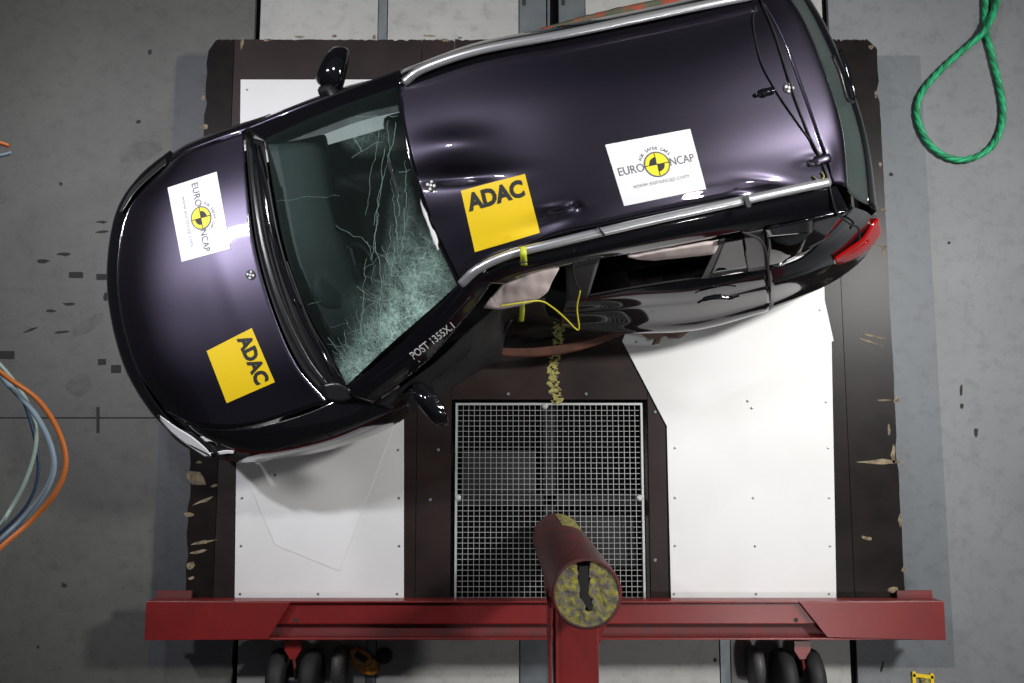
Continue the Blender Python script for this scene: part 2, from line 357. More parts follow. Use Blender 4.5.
# wire grate
gr = thing('wire_grate', 'square galvanised wire grate set into the platform beside the red pole', 'grate', ((GX0+GX1)/2, (GY0+GY1)/2, ZP-.05))
g0, g1 = P(455, 500, ZP).x, P(644, 500, ZP).x; h1, h0 = P(540, 403, ZP).y, P(540, 600, ZP).y
b = .014
for q in (box(g0, g1, h0, h0+b, ZP-.03, ZP+.004), box(g0, g1, h1-b, h1, ZP-.03, ZP+.004), box(g0, g0+b, h0+b, h1-b, ZP-.03, ZP+.004), box(g1-b, g1, h0+b, h1-b, ZP-.03, ZP+.004)):
    obj('frame_bar', q, M['galv'], gr)
nv_, nh_ = 33, 36
obj('lengthwise_wires', join(*[box(x-.0014, x+.0014, h0+b, h1-b, ZP-.012, ZP-.004) for x in [g0+b+(g1-g0-2*b)*i/nv_ for i in range(1, nv_)]]), M['galv'], gr, kind='stuff')
obj('crosswise_wires', join(*[box(g0+b, g1-b, y-.0014, y+.0014, ZP-.016, ZP-.010) for y in [h0+b+(h1-h0-2*b)*i/nh_ for i in range(1, nh_)]]), M['galv'], gr, kind='stuff')
for px, py in ((545, 406), (458, 498), (640, 498)):
    obj('clamp', lathe(P(px, py, ZP), Vector((0, 0, 1)), [(.021, -.004), (.021, .006), (.012, .012), (.006, .012)], 16), M['galv'], gr)

# white sheets
def sheet(name, pts, z0, z1, label, screws, group=None):
    o = obj(name, prism(pts, z0, z1), M['sheet'], label=label, cat='sheet')
    for px, py in screws:
        obj('screw', lathe(P(px, py, z1)-o.location, Vector((0, 0, 1)), [(.009, .0), (.008, .003), (.003, .004)], 10), M['screw'], o).location = (0, 0, 0)
    return o
sheet('white_sheet', [P(241, 80, ZP), P(404, 80, ZP), P(404, 601, ZP), P(235, 601, ZP)], ZP+.0025, ZP+.008,
      'long white sheet under the nose of the car, left of the grate', [(240, 594), (318, 594), (397, 594), (241, 546), (399, 546), (242, 498), (399, 498), (398, 450), (247, 90)])
sheet('white_cover_sheet', [P(240, 462, ZP), P(252, 440, ZP), P(400, 400, ZP), P(397, 418, ZP), P(340, 571, ZP), P(276, 545, ZP)], ZP+.0085, ZP+.0115,
      'small slanted white sheet lying over the left white sheet by the headlight', [(275, 475), (388, 425)])
sheet('white_sheet', [P(666, 400, ZP), P(831, 330, ZP), P(836, 601, ZP), P(671, 601, ZP)], ZP+.0025, ZP+.008,
      'long white sheet right of the grate running down to the red beam', [(674, 594), (756, 594), (829, 594), (675, 546), (755, 546), (830, 546), (675, 498), (753, 498), (829, 498), (675, 448), (828, 448), (826, 402)])
sheet('white_cover_sheet', [P(622, 341, ZP), P(640, 300, ZP), P(823, 250, ZP), P(824, 300, ZP), P(833, 341, ZP), P(667, 427, ZP)], ZP+.0085, ZP+.0125,
      'tilted white sheet with pointed corner under the rear door of the car', [(636, 342), (748, 401), (820, 310), (752, 448-40)])

# ------------------------------------------------------------ red trolley beam with casters
ZB = .44
yt = P(545, 601, ZB).y; yb_ = P(545, 640, ZB).y
bx0, bx1 = P(146, 620, ZB).x, P(944, 620, ZB).x
beam = thing('trolley_girder', 'long red steel channel girder across the near edge of the platform', 'beam', ((bx0+bx1)/2, (yt+yb_)/2, 0))
obj('web', box(bx0+.01, bx1-.01, yb_+.012, yt-.012, ZB-.10, ZB-.085), M['red_dark'], beam)
obj('flange', box(bx0, bx1, yb_, yb_+.012, ZB-.18, ZB), M['red'], beam, bevel=.002)
obj('flange', box(bx0, bx1, yt-.012, yt, ZB-.13, ZB), M['red'], beam, bevel=.002)
obj('bottom_lip', box(bx0-.01, bx1+.01, yb_-.012, yb_-.0005, ZB-.18, ZB-.165), M['red_dark'], beam)
obj('inner_channel', box(P(292, 620, ZB).x-.12, P(800, 620, ZB).x+.15, yb_+.09, yt-.014, ZB-.084, ZB-.035), M['red'], beam, bevel=.008)
zc = ZB+.001
obj('end_plate', prism([Vector((bx0, yt, 0)), P(291, 602, zc), P(268, 639, zc), Vector((bx0, yb_, 0))], zc, zc+.012), M['red'], beam, bevel=.002)
obj('end_plate', prism([Vector((bx1, yt, 0)), Vector((bx1, yb_, 0)), P(827, 637, zc), P(799, 602, zc)], zc, zc+.012), M['red'], beam, bevel=.002)
for px in (296, 796):
    obj('bolt_hole', lathe(P(px, 620, ZB-.034), Vector((0, 0, 1)), [(.014, 0), (.014, .002)], 14), M['mark'], beam)
obj('side_lug', box(bx0+.02, bx0+.25, yt+.001, yt+.05, ZB-.12, ZB-.1), M['red_dark'], beam)
obj('side_lug', box(bx1-.25, bx1-.02, yt+.001, yt+.05, ZB-.12, ZB-.1), M['red_dark'], beam)
def caster(px1, px2, pxf, pxd):
    zc_ = .205
    f = obj('caster', prism([P(pxf-8, 641, .33), P(pxf+8, 641, .33), P(pxf+8, 650, .33), P(pxf+2.5, 659, .33), P(pxf-2.5, 659, .33), P(pxf-8, 650, .33)], .31, .34), M['red'], beam)
    y = P(px1, 680, zc_).y
    obj('stem', tube([P(pxf, 656, .325), P(pxf+2, 668, .3), Vector((P(pxf+3, 690, .2).x, y, zc_))], .011, 8), M['red_dark'], f)
    prof = [(.06, -.05), (.16, -.058), (.19, -.046), (.204, -.015), (.204, .015), (.19, .046), (.16, .058), (.06, .05)]
    for px in (px1, px2):
        w = obj('wheel', lathe(Vector((P(px, 670, zc_).x, y, zc_)), Vector((1, 0, 0)), prof, 36), M['rubber'], f, smooth=True)
    obj('axle', tube([Vector((P(px1, 670, zc_).x, y, zc_)), Vector((P(px2, 670, zc_).x, y, zc_))], .02, 10), M['steel'], f)
    c = P(pxd, 650, .15); 
    obj('hub_disc', lathe(Vector((c.x, y+.07, .14)), Vector((1, 0, 0)), [(.05, -.04), (.13, -.035), (.14, 0), (.13, .035), (.05, .04)], 28), M['grey_disc'], f, smooth=True)
caster(280, 312, 293, 340)
caster(783, 810, 802, 755)

# ------------------------------------------------------------ impact pole with its red carrier arm
pole = thing('impact_pole', 'upright red steel impact pole with mossy yellow top beside the grate', 'pole', (.31, -.59, .0))
pb, pt = Vector((.29, -.56, .42)), Vector((.333, -.632, 2.3)); R_ = .157
ax = (pt-pb).normalized()
obj('shaft', lathe(pb, ax, [(R_*.8, 0), (R_, .05), (R_, (pt-pb).length-.006), (R_-.006, (pt-pb).length), (R_-.013, (pt-pb).length), (R_-.014, (pt-pb).length-.05)], 48), M['pole'], pole)
# rough core with a slot
n = 22; vs, fs = [], []
for j in range(n):
    for k in range(48):
        a = 2*math.pi*k/48; r = (R_-.014)*(j+1)/n
        x, y = math.cos(a)*r, math.sin(a)*r
        z = noise.noise(Vector((x*28, y*28, 0)))*.008-.008
        slot = abs(x+.012-(.02 if y < -.02 else 0)) < .017+.006*y/.1 and y > -.075
        vs.append(pt+Vector((x, y, z-(.05 if slot else 0))))
for j in range(n-1):
    for k in range(48): fs.append([j*48+k, j*48+(k+1) % 48, (j+1)*48+(k+1) % 48, (j+1)*48+k])
fs.append(list(range(48)))
obj('core', (vs, fs), M['core'], pole, smooth=False)
obj('slot_filler', prism([pt+Vector((x, y, 0)) for x, y in ((-.034, .118), (.006, .120), (.010, .02), (.026, -.06), (.012, -.078), (-.008, -.05), (-.028, -.01), (-.034, .06))], pt.z-.035, pt.z-.006), M['trim'], pole)
# worn yellow band wrapped on the side of the shaft
def shaft_pt(ang, h, r=R_+.002): return pb+ax*h+Vector((math.cos(ang), math.sin(ang), 0))*r
yw = [[shaft_pt(math.radians(a), h) for a in range(50, 96, 5)] for h in (.12, .3, .5, .72)]
obj('yellow_band', patch(yw, 12, 10), M['yellow_worn'], pole, thick=.002, toff=0)
ar0, ar1 = P(549, 640, 1.9).x, P(599, 640, 1.9).x
obj('carrier_arm', box(ar0+.03, ar1, -2.9, -.74, 1.62, 1.88), M['red'], pole, bevel=.004)
obj('arm_flange', box(ar0, ar0+.012, -2.9, -.70, 1.6, 1.93), M['red'], pole, bevel=.002)
obj('arm_flange', box(ar0+.03, ar0+.042, -2.9, -.70, 1.885, 1.93), M['red'], pole, bevel=.002)
obj('gusset', prism([Vector((ar1, -.72, 0)), Vector((ar1+.09, -.72, 0)), Vector((ar1, -.95, 0))], 1.7, 1.86), M['red'], pole)
obj('saddle', box(ar0, ar1+.06, -.76, -.70, 1.2, 1.93), M['red'], pole, bevel=.004)
obj('column', box(ar0, ar1, -3.1, -2.9, 0, 1.93), M['red'], pole, bevel=.004)
obj('brace', tube([Vector(((ar0+ar1)/2, -2.9, .5)), Vector(((ar0+ar1)/2, -1.7, 1.62))], .04, 8), M['red_dark'], pole)
obj('foot_plate', box(ar0-.2, ar1+.2, -3.3, -2.7, 0, .02), M['red_dark'], pole)

# ------------------------------------------------------------ THE CAR
car = thing('car', 'dark violet crashed estate car with stickers, caved in at the right front door', 'car', (-.1, 1.35, ZP))
bvh_v, bvh_f = [], []
def body(name, vf, m, thick=.004, parent=None, surf=False, smooth=True, kind=None, label=None, toff=-1):
    if surf:
        n0 = len(bvh_v); bvh_v.extend([Vector(v) for v in vf[0]]); bvh_f.extend([[i+n0 for i in q] for q in vf[1]])
    return obj(name, vf, m, parent or car, smooth=smooth, thick=thick, toff=0, kind=kind, label=label)
def G(px, py, cx, cy, sx, sy, amp, ang=0):
    dx, dy = px-cx, py-cy; c, s = math.cos(ang), math.sin(ang)
    u, v = dx*c+dy*s, -dx*s+dy*c
    e = (u/sx)**2+(v/sy)**2
    return amp*math.exp(-e) if e < 12 else 0

# hood
hood_disp = lambda x, y: G(x, y, 235, 300, 70, 12, .004, 1.25)
hood = body('hood', patch([
    [(172, 160, .99), (132, 205, 1.0), (119, 260, 1.0), (121, 312, 1.0), (137, 368, 1.0), (168, 414, .99)],
    [(186, 152, 1.07), (160, 200, 1.12), (148, 260, 1.13), (150, 312, 1.13), (168, 370, 1.12), (200, 426, 1.06)],
    [(214, 141, 1.13), (200, 198, 1.20), (196, 258, 1.215), (204, 312, 1.21), (224, 372, 1.185), (250, 426, 1.11)],
    [(243, 131, 1.17), (247, 185, 1.255), (255, 248, 1.28), (273, 312, 1.275), (297, 366, 1.24), (328, 402, 1.16)]], 60, 50, hood_disp), M['paint'], surf=True)
# right fender
body('right_fender', patch([
    [(170, 415, .985), (203, 428, 1.055), (252, 427.5, 1.105), (295, 417.5, 1.13), (331, 403, 1.15), (348, 394, 1.18)],
    [(184, 430, .95), (215, 440, 1.0), (260, 441, 1.05), (320, 430, 1.08), (372, 414, 1.09), (402, 402, 1.1)],
    [(200, 444, .88), (232, 454, .9), (270, 455, .93), (330, 443, .95), (380, 425, .95), (410, 408, .97)],
    [(206, 448, .74), (240, 462, .72), (280, 459, .72), (335, 448, .74), (385, 430, .72), (412, 413, .68)]], 50, 24), M['black'], surf=True)
# left fender (far side)
lf_top = [V(p) for p in ((172, 160, .99), (186, 152, 1.07), (214, 141, 1.13), (243, 131, 1.17), (270, 122, 1.19))]
body('left_fender', patch([lf_top, [off(p, 0, .05, -.03) for p in lf_top], [off(p, 0, .10, -.14) for p in lf_top], [off(p, 0, .11, -.45) for p in lf_top]], 24, 12), M['paint'], surf=True)
# bumper
sil = [(172, 152, .88), (142, 178, .87), (120, 212, .86), (111, 262, .85), (113, 312, .85), (127, 368, .86), (152, 412, .87), (182, 441, .87), (212, 458, .86)]
sv = [V(p) for p in sil]
cen = P(330, 270, .8)
def ins(v, d, z): 
    q = (cen-v); q.z = 0; q.normalize(); return Vector((v.x, v.y, z))+q*d
edge = [(178, 160, .985), (150, 186, .985), (129, 216, .99), (120, 262, .99), (122, 312, .99), (137, 368, .99), (160, 408, .98), (190, 436, .93), (218, 452, .90)]
body('front_bumper', patch([edge, [ins(v, .02, .94) for v in sv], sv, [ins(v, .0, .7) for v in sv], [ins(v, .05, .48) for v in sv]], 60, 16), M['black'])
gl_ = [ins(v, -.004, .66) for v in sv[2:7]]
body('grille', patch([gl_, [ins(v, -.004, .56) for v in sv[2:7]]], 20, 4), M['trim'])
body('bumper_lip', tube([ins(v, -.004, .87) for v in sv[1:7]], .005, 6, 40), M['satin'], thick=0)
# headlights
hl = body('headlight', patch([
    [(157, 414, .985), (172, 425, .975), (190, 432, .97), (212, 437, .98), (236, 446, .965), (250, 455, .95)],
    [(159, 418, .965), (172, 431, .95), (190, 441, .93), (208, 449, .92), (230, 455, .93), (246, 458, .93)],
    [(162, 423, .93), (173, 437, .91), (186, 447, .90), (203, 456, .885), (222, 459.5, .88), (238, 462, .89)]], 36, 14), M['lampdark'], label='clear headlight at the near corner of the nose')
def lift(rows, d=.008): return [[V(p)+Vector((-.002, -.004, d)) for p in r] for r in rows]
obj('reflector_glint', patch(lift([[(161, 415, .99), (178, 427, .985), (193, 436, .975), (207, 448, .95), (212, 455, .93)],
     [(162, 420, .955), (173, 432, .945), (186, 443, .925), (198, 451, .915), (206, 456, .91)]]), 24, 8), M['lampglint'], hl, smooth=True, thick=.003)  # white crescent paints the reflection inside the lamp
obj('reflector_glint', patch(lift([[(201, 436, .985), (212, 436, .985), (221, 439, .975)], [(206, 441, .97), (214, 441, .975), (220, 443, .97)]]), 10, 6), M['lampglint'], hl, smooth=True, thick=.003)
obj('indicator', patch(lift([[(218, 451, .955), (227, 449.5, .955), (235, 450, .955)], [(220, 454, .94), (228, 453, .94), (234, 453, .945)]]), 10, 6), M['lampglint'], hl, smooth=True, thick=.003)
body('headlight', patch(lift([[(123, 212, 1.0), (135, 193, 1.0), (150, 178, .995), (168, 163, .99)], [(119, 211, .93), (130, 191, .94), (146, 174, .94), (166, 158, .95)]], .006), 20, 6), M['lampdark'])

# cowl strip and wipers
cow = body('cowl', patch([
    [(245, 133, 1.16), (249, 185, 1.235), (257, 248, 1.26), (275, 311, 1.255), (299, 364, 1.22), (330, 402, 1.145)],
    [(254, 138, 1.15), (260, 190, 1.215), (270, 250, 1.235), (290, 312, 1.23), (315, 360, 1.20), (340, 396, 1.14)],
    [(264, 141, 1.20), (271, 190, 1.27), (283, 250, 1.28), (304, 310, 1.27), (326, 355, 1.24), (350, 388, 1.185)]], 40, 12), M['trim'])
def wiper(p, zz=.02):
    w = body('wiper', tube([V(q)+Vector((0, 0, zz)) for q in p], .012, 8, 24, .6), M['black'], thick=0)
    obj('blade', tube([V(q)+Vector((.03, 0, zz-.012)) for q in p[1:]], .005, 6, 20), M['satin'], w)
wiper([(252, 142, 1.2), (263, 180, 1.27), (272, 230, 1.285), (284, 275, 1.285), (296, 305, 1.28)])
wiper([(266, 215, 1.25), (282, 262, 1.28), (303, 318, 1.275), (322, 352, 1.255), (334, 376, 1.22)])
body('cowl_cover', patch([[(247, 140, 1.19), (252, 190, 1.26), (261, 248, 1.275), (279, 309, 1.27), (304, 360, 1.235), (326, 388, 1.18)], [(252, 141, 1.195), (256, 190, 1.262), (266, 248, 1.28), (285, 309, 1.272), (309, 358, 1.235), (330, 386, 1.18)]], 30, 4), M['satin'])
body('fender_bracket', patch([[(322, 385, 1.2), (337, 383, 1.22), (350, 390, 1.21)], [(327, 400, 1.165), (340, 402, 1.17), (352, 398, 1.18)]], 10, 6), M['satin'])

# windscreen, shattered towards the lower right corner
wb = [(266, 138, 1.25), (274, 195, 1.29), (286, 252, 1.295), (308, 313, 1.28), (347, 385, 1.20)]
wt = [(398, 86, 1.765), (404, 135, 1.80), (417, 185, 1.80), (435, 235, 1.76), (457, 285, 1.69)]
wm = [V(a).lerp(V(b_), .5)+Vector((0, 0, .035)) for a, b_ in zip(wb, wt)]
ws_disp = lambda x, y: G(x, y, 405, 300, 45, 30, -.035)+G(x, y, 345, 150, 18, 14, -.006)+noise.noise(Vector((x*.05, y*.05, 0)))*.004*(1 if x+y > 560 else 0)
wv = patch([wb, wm, wt], 60, 50, ws_disp)
ws = body('windscreen', wv, M['screen'], thick=0, surf=False)
att = ws.data.attributes.new('shatter', 'FLOAT', 'POINT')
for i, v in enumerate(wv[0]):
    x, y = proj(v)
    t = G(x, y, 425, 283, 32, 42, 1.0, .4)+G(x, y, 382, 342, 48, 22, .95, -.8)+G(x, y, 355, 372, 16, 14, .8)+G(x, y, 362, 300, 55, 40, .20)+G(x, y, 402, 220, 20, 60, .30)+G(x, y, 365, 135, 34, 28, .32)
    att.data[i].value = max(0, min(1, t-.16))
wbvh = BVHTree.FromPolygons([tuple(v) for v in wv[0]], wv[1])
CAM = Vector((0, 0, H))
def hit(bv, px, py, d=.004):
    r = ray(px, py).normalized()
    loc, nrm, idx, dist = bv.ray_cast(CAM, r)
    if loc is None: return None
    if nrm.dot(r) > 0: nrm = -nrm
    return loc+nrm*d
def crack(pts, w, jit=2.2):
    out = []
    px = []
    for i in range(len(pts)-1):
        (x0, y0), (x1, y1) = pts[i], pts[i+1]; n_ = max(2, int(math.hypot(x1-x0, y1-y0)/5))
        for k in range(n_): px.append((x0+(x1-x0)*k/n_+random.uniform(-jit, jit)*.5, y0+(y1-y0)*k/n_+random.uniform(-jit, jit)*.5))
    px.append(pts[-1])
    q = [hit(wbvh, x, y, .003) for x, y in px]; q = [v for v in q if v]
    if len(q) < 2: return ([], [])
    return tube(q, w, 4)
cl = []
for pts, w in (([(380, 118), (376, 150), (370, 185), (366, 215)], .0011), ([(397, 122), (388, 160), (378, 200), (374, 225)], .0018), ([(384, 150), (380, 200), (372, 260)], .0016),
               ([(350, 126), (356, 140), (362, 152), (382, 142)], .0022), ([(362, 152), (352, 158)], .0022), ([(392, 170), (399, 200), (396, 240), (390, 280)], .0018),
               ([(405, 160), (406, 200), (402, 250), (392, 300)], .0016), ([(400, 172), (416, 168)], .0025), ([(355, 118), (398, 116)], .002),
               ([(260, 202), (300, 198), (340, 196)], .0010), ([(335, 226), (365, 240), (388, 262)], .0014), ([(378, 210), (376, 240), (382, 290), (379, 330), (385, 355)], .002),
               ([(392, 225), (386, 270), (380, 300)], .0014), ([(388, 120), (392, 180), (398, 250)], .0012), ([(367, 258), (364, 290), (362, 330), (358, 352)], .0016)):
    cl.append(crack(pts, w*.55, 3))
band = cr([Vector((352, 378, 0)), Vector((375, 356, 0)), Vector((402, 325, 0)), Vector((430, 300, 0)), Vector((440, 280, 0)), Vector((425, 258, 0))], 60)
for i in range(260):
    p = random.choice(band); a = random.uniform(0, 6.28) if i % 3 else random.uniform(2.6, 4.6); l_ = random.uniform(8, 34)
    sp_ = 9 if i % 4 else 24
    x, y = p.x+random.gauss(0, sp_)-sp_*.5, p.y+random.gauss(0, sp_)-sp_*.2
    pts = [(x, y)]
    for k in range(3): a += random.uniform(-.5, .5); x += math.cos(a)*l_/3; y += math.sin(a)*l_/3; pts.append((x, y))
    cl.append(crack(pts, random.uniform(.0004, .0009), 2))
M['crackline'] = mat('crack_line', (.28, .42, .37), .4)
obj('crack_lines', join(*[c for c in cl if c[0]]), M['crackline'], ws, kind='stuff')
# roof header torn edge
body('screen_header', tube([(399, 84, 1.77), (405, 133, 1.805), (418, 184, 1.805), (436, 234, 1.765), (459, 284, 1.70)], .012, 8, 30, .5), M['black'], thick=0)
te = [(419, 188), (423, 205), (428, 222), (434, 236), (438, 250)]
# left (far) A pillar
body('windscreen_pillar', patch([[(246, 130, 1.18), (300, 108, 1.37), (350, 88, 1.57), (400, 70, 1.76)], [(256, 136, 1.2), (305, 116, 1.40), (352, 97, 1.60), (403, 82, 1.785)], [(266, 141, 1.22), (310, 124, 1.41), (355, 105, 1.6), (402, 88, 1.77)]], 26, 8), M['black'])
# near A pillar (wide dark band that carries the writing)
apil = body('windscreen_pillar', patch([
    [(344, 390, 1.19), (400, 344, 1.42), (455, 290, 1.68), (478, 268, 1.78)],
    [(354, 398, 1.19), (412, 356, 1.41), (462, 298, 1.67), (486, 271, 1.77)],
    [(372, 404, 1.14), (424, 364, 1.33), (470, 312, 1.56), (496, 277, 1.72)]], 40, 16), M['black'], surf=True)
M['satin2'] = M['trim']
body('pillar_seam', tube([(360, 399, 1.18), (418, 352, 1.415), (470, 297, 1.67)], .004, 6, 30), M['satin'], thick=0)

# roof
def roof_disp(x, y):
    z = G(x, y, 452, 148, 42, 17, .036, -.08)+G(x, y, 460, 175, 44, 9, -.042, -.08)+G(x, y, 440, 205, 30, 14, .006)
    z += G(x, y, 575, 206, 5, 4, -.022)+G(x, y, 560, 206, 18, 3, .012, -.15)+G(x, y, 545, 222, 34, 9, -.028, -.3)
    z += G(x, y, 700, 188, 60, 9, .010, -.15)+G(x, y, 765, 182, 22, 5, .012, .1)+G(x, y, 740, 196, 10, 3, .014)+G(x, y, 815, 160, 16, 6, .014, -.1)
    z += G(x, y, 520, 190, 50, 22, -.012, -.2)
    return z
roof = body('roof', patch([
    [(400, 84, 1.765), (406, 130, 1.812), (419, 182, 1.818), (437, 234, 1.775), (461, 283, 1.71)],
    [(480, 56, 1.80), (490, 108, 1.86), (500, 160, 1.87), (512, 208, 1.845), (535, 243, 1.79)],
    [(570, 38, 1.82), (580, 90, 1.89), (590, 140, 1.90), (600, 186, 1.88), (615, 223, 1.82)],
    [(680, 16, 1.82), (693, 68, 1.885), (703, 118, 1.895), (712, 162, 1.88), (722, 202, 1.815)],
    [(757, -6, 1.80), (781, 35, 1.86), (802, 90, 1.87), (819, 138, 1.855), (834, 184, 1.785)]], 110, 150, roof_disp), M['roofpaint'], surf=True)
BV = BVHTree.FromPolygons([tuple(v) for v in bvh_v], bvh_f)
q = [hit(BV, x, y, .004) for x, y in te]
body('torn_seal', tube([v if v else V((x, y, 1.79)) for v, (x, y) in zip(q, te)], [.006, .012, .008, .014, .006], 6, 14, .4), M['torn'], thick=0)
def surf_pts(pts, d=.008, z=1.82):
    out = []
    for x, y in pts:
        h = hit(BV, x, y, d); out.append(h if h else P(x, y, z))
    return out
# roof rails
def rail(pts, r=.024):
    return body('roof_rail', tube(pts, r, 12, 60, .75), M['chrome'], thick=0)
rail([(404, 82, 1.785), (425, 68, 1.835), (480, 50, 1.865), (570, 33, 1.885), (680, 10, 1.885), (760, -6, 1.86)])
rail([(461, 284, 1.735), (478, 269, 1.80), (508, 255, 1.85), (560, 242, 1.875), (640, 223, 1.885), (740, 201, 1.88), (805, 187, 1.86), (829, 182, 1.83)])
body('roof_groove', tube(surf_pts([(478, 262), (520, 246), (560, 231), (600, 223), (650, 212), (700, 202), (738, 195)], .002), .005, 6, 60), M['black'], thick=0)
body('rail_clip', obox((747, 202, 1.90), .012, .03, .012), M['trim'], thick=0, smooth=False)
body('rail_joint', obox((601, 232, 1.895), .004, .028, .02, AX+.4), M['trim'], thick=0, smooth=False)
# near cant rail between roof rail and the windows
body('side_rail', patch([
    [(470, 284, 1.73), (500, 266, 1.78), (560, 247, 1.81), (640, 229, 1.825), (740, 207, 1.82), (836, 186, 1.78)],
    [(490, 283, 1.70), (520, 272, 1.74), (575, 257, 1.77), (650, 240, 1.78), (745, 219, 1.775), (842, 197, 1.74)],
    [(504, 284, 1.66), (540, 272, 1.68), (598, 259, 1.69), (660, 248, 1.69), (752, 230, 1.69), (848, 210, 1.66)]], 60, 12), M['black'], surf=False)
# far side: cant rail, doors seen edge on
far = [V(p) for p in ((403, 80, 1.77), (480, 52, 1.81), (570, 34, 1.83), (680, 11, 1.83), (757, -8, 1.80))]
body('side_rail', patch([far, [off(p, 0, .05, -.03) for p in far], [off(p, 0, .11, -.12) for p in far]], 40, 8), M['black'])
body('side_window', patch([[off(p, 0, .115, -.13) for p in far], [off(p, 0, .24, -.46) for p in far]], 40, 6), M['glass'])
fd = [off((243, 128, 1.17), .15, .06, 0)] + [off(p, 0, .25, -.50) for p in far]
for i, (t0, t1) in enumerate(((0, 2), (2, 4))):
    seg = far[t0:t1+1]
    body('door', patch([[off(p, 0, .245, -.47) for p in seg], [off(p, 0, .30, -.62) for p in seg], [off(p, 0, .34, -.9) for p in seg], [off(p, 0, .30, -1.28) for p in seg]], 20, 10), M['paint'])
fs_ = [V(p) for p in ((243, 131, 1.17), (300, 108, 1.27), (350, 90, 1.29), (403, 78, 1.29))]
body('side_panel', patch([fs_, [off(p, 0, .06, -.08) for p in fs_], [off(p, 0, .1, -.4) for p in fs_], [off(p, 0, .08, -.68) for p in fs_]], 20, 8), M['paint'])

# near side: front door pushed in around the impact
fdoor = body('front_door', patch([
    [(372, 405, 1.13), (428, 368, 1.27), (470, 330, 1.38), (497, 306, 1.45), (512, 300, 1.42), (545, 298, 1.32)],
    [(392, 408, 1.08), (434, 378, 1.12), (472, 348, 1.15), (496, 325, 1.12), (508, 308, 1.12), (545, 306, 1.14)],
    [(404, 409, .92), (440, 384, .92), (476, 362, .9), (500, 345, .85), (508, 318, .85), (548, 315, .9)],
    [(411, 413, .66), (448, 390, .6), (480, 370, .55), (500, 358, .52), (509, 322, .52), (556, 326, .55)]], 60, 30,
    lambda x, y: noise.noise(Vector((x*.06, y*.06, 3)))*.018+math.sin((x+y*1.0)*.16)*.006), M['trim'], surf=False)
for k in range(4):
    obj('crease', tube([(432+k*7, 382-k*3, 1.10), (470+k*4, 340-k*2, 1.2), (496+k*3, 312-k*2, 1.28)], .004, 6, 20), M['satin'], fdoor)
body('bent_sill', tube([(500, 352, .62), (505, 330, .62), (520, 314, .62), (545, 316, .6), (572, 326, .58), (612, 332, .55), (660, 331, .53), (700, 328, .53)], .014, 8, 50), M['satin'], thick=0)
body('door_mirror', patch([
    [(413, 386, 1.20), (420, 384, 1.2), (431, 388, 1.2)],
    [(414, 394, 1.235), (425, 396, 1.26), (438, 398, 1.24)],
    [(420, 405, 1.24), (433, 409, 1.265), (446, 412, 1.24)],
    [(434, 421, 1.22), (441, 423, 1.22), (448, 422, 1.20)]], 16, 18), M['black'], label='near door mirror, glossy black shell', thick=.03)
body('mirror_rim', tube([(413, 388, 1.18), (418, 404, 1.19), (430, 418, 1.19), (440, 425, 1.18), (448, 424, 1.17)], .008, 6, 24), M['satin'], thick=0)
body('mirror_foot', tube([(404, 392, 1.13), (411, 390, 1.16), (417, 391, 1.18)], .02, 8, 10), M['trim'], thick=0)
# far mirror
fm = body('door_mirror', patch([
    [(318, 78, 1.22), (322, 84, 1.22), (334, 90, 1.22), (341, 86, 1.22)],
    [(320, 72, 1.28), (327, 74, 1.30), (337, 78, 1.30), (343, 76, 1.26)],
    [(327, 58, 1.28), (333, 60, 1.31), (342, 62, 1.3), (346, 60, 1.26)],
    [(335, 50, 1.24), (339, 49, 1.26), (344, 49, 1.25), (347, 52, 1.24)]], 16, 18), M['black'], thick=.04)
body('mirror_foot', tube([(322, 92, 1.2), (330, 90, 1.24), (334, 98, 1.25), (332, 108, 1.22)], .035, 8, 12), M['trim'], thick=0)

# rear door and quarter panel, near side
rd_rows = [
    [(566, 300, 1.17), (590, 296, 1.17), (640, 287, 1.18), (700, 278, 1.19), (766, 268, 1.20)],
    [(565, 306, 1.11), (590, 303, 1.11), (640, 296, 1.11), (700, 289, 1.12), (768, 277, 1.13)],
    [(563, 311, 1.01), (590, 309.5, 1.01), (640, 305, 1.01), (700, 299.5, 1.015), (770, 285, 1.04)],
    [(562, 315, .97), (590, 314, .97), (640, 309, .97), (700, 304, .97), (770, 289.5, 1.0)],
    [(561, 322, .82), (590, 323, .82), (640, 322, .82), (700, 317, .82), (770, 301, .85)],
    [(560, 327, .71), (590, 331, .71), (640, 333, .70), (700, 329, .70), (768, 311, .74)],
    [(560, 324, .52), (590, 328, .52), (640, 330, .52), (700, 326, .52), (768, 308, .55)]]
def rd_disp(x, y):
    return noise.noise(Vector((x*.02, y*.03, 5)))*.003
rdoor = body('rear_door', patch(rd_rows, 60, 40, rd_disp), M['black'])
obj('window_sill', tube([(590, 295, 1.19), (640, 286, 1.20), (700, 277, 1.21), (766, 267, 1.22)], .006, 6, 30), M['trim'], rdoor)
dh = body('door_handle', tube([(698, 303, 1.06), (706, 299, 1.09), (718, 297, 1.10), (730, 298, 1.09), (739, 296, 1.06)], [.008, .016, .018, .014, .008], 10, 20, .7), M['black'], thick=0)
def strip4(name, a, b_, c, d, m='black', t=.01): return body(name, patch([[a, b_], [d, c]], 8, 8), M[m], thick=t)
strip4('centre_pillar', (566, 266, 1.68), (600, 258, 1.69), (588, 297, 1.18), (566, 301, 1.17), 'trim')
strip4('window_divider', (719, 240, 1.685), (725, 238.5, 1.685), (708, 277, 1.20), (701, 278, 1.20), 'trim')
strip4('rear_pillar', (742, 233, 1.685), (764, 229, 1.685), (768, 268, 1.20), (748, 271, 1.20), 'satin')
strip4('window_pane', (725, 238, 1.68), (744, 234, 1.68), (750, 271, 1.20), (708, 277, 1.20), 'glass', .003)
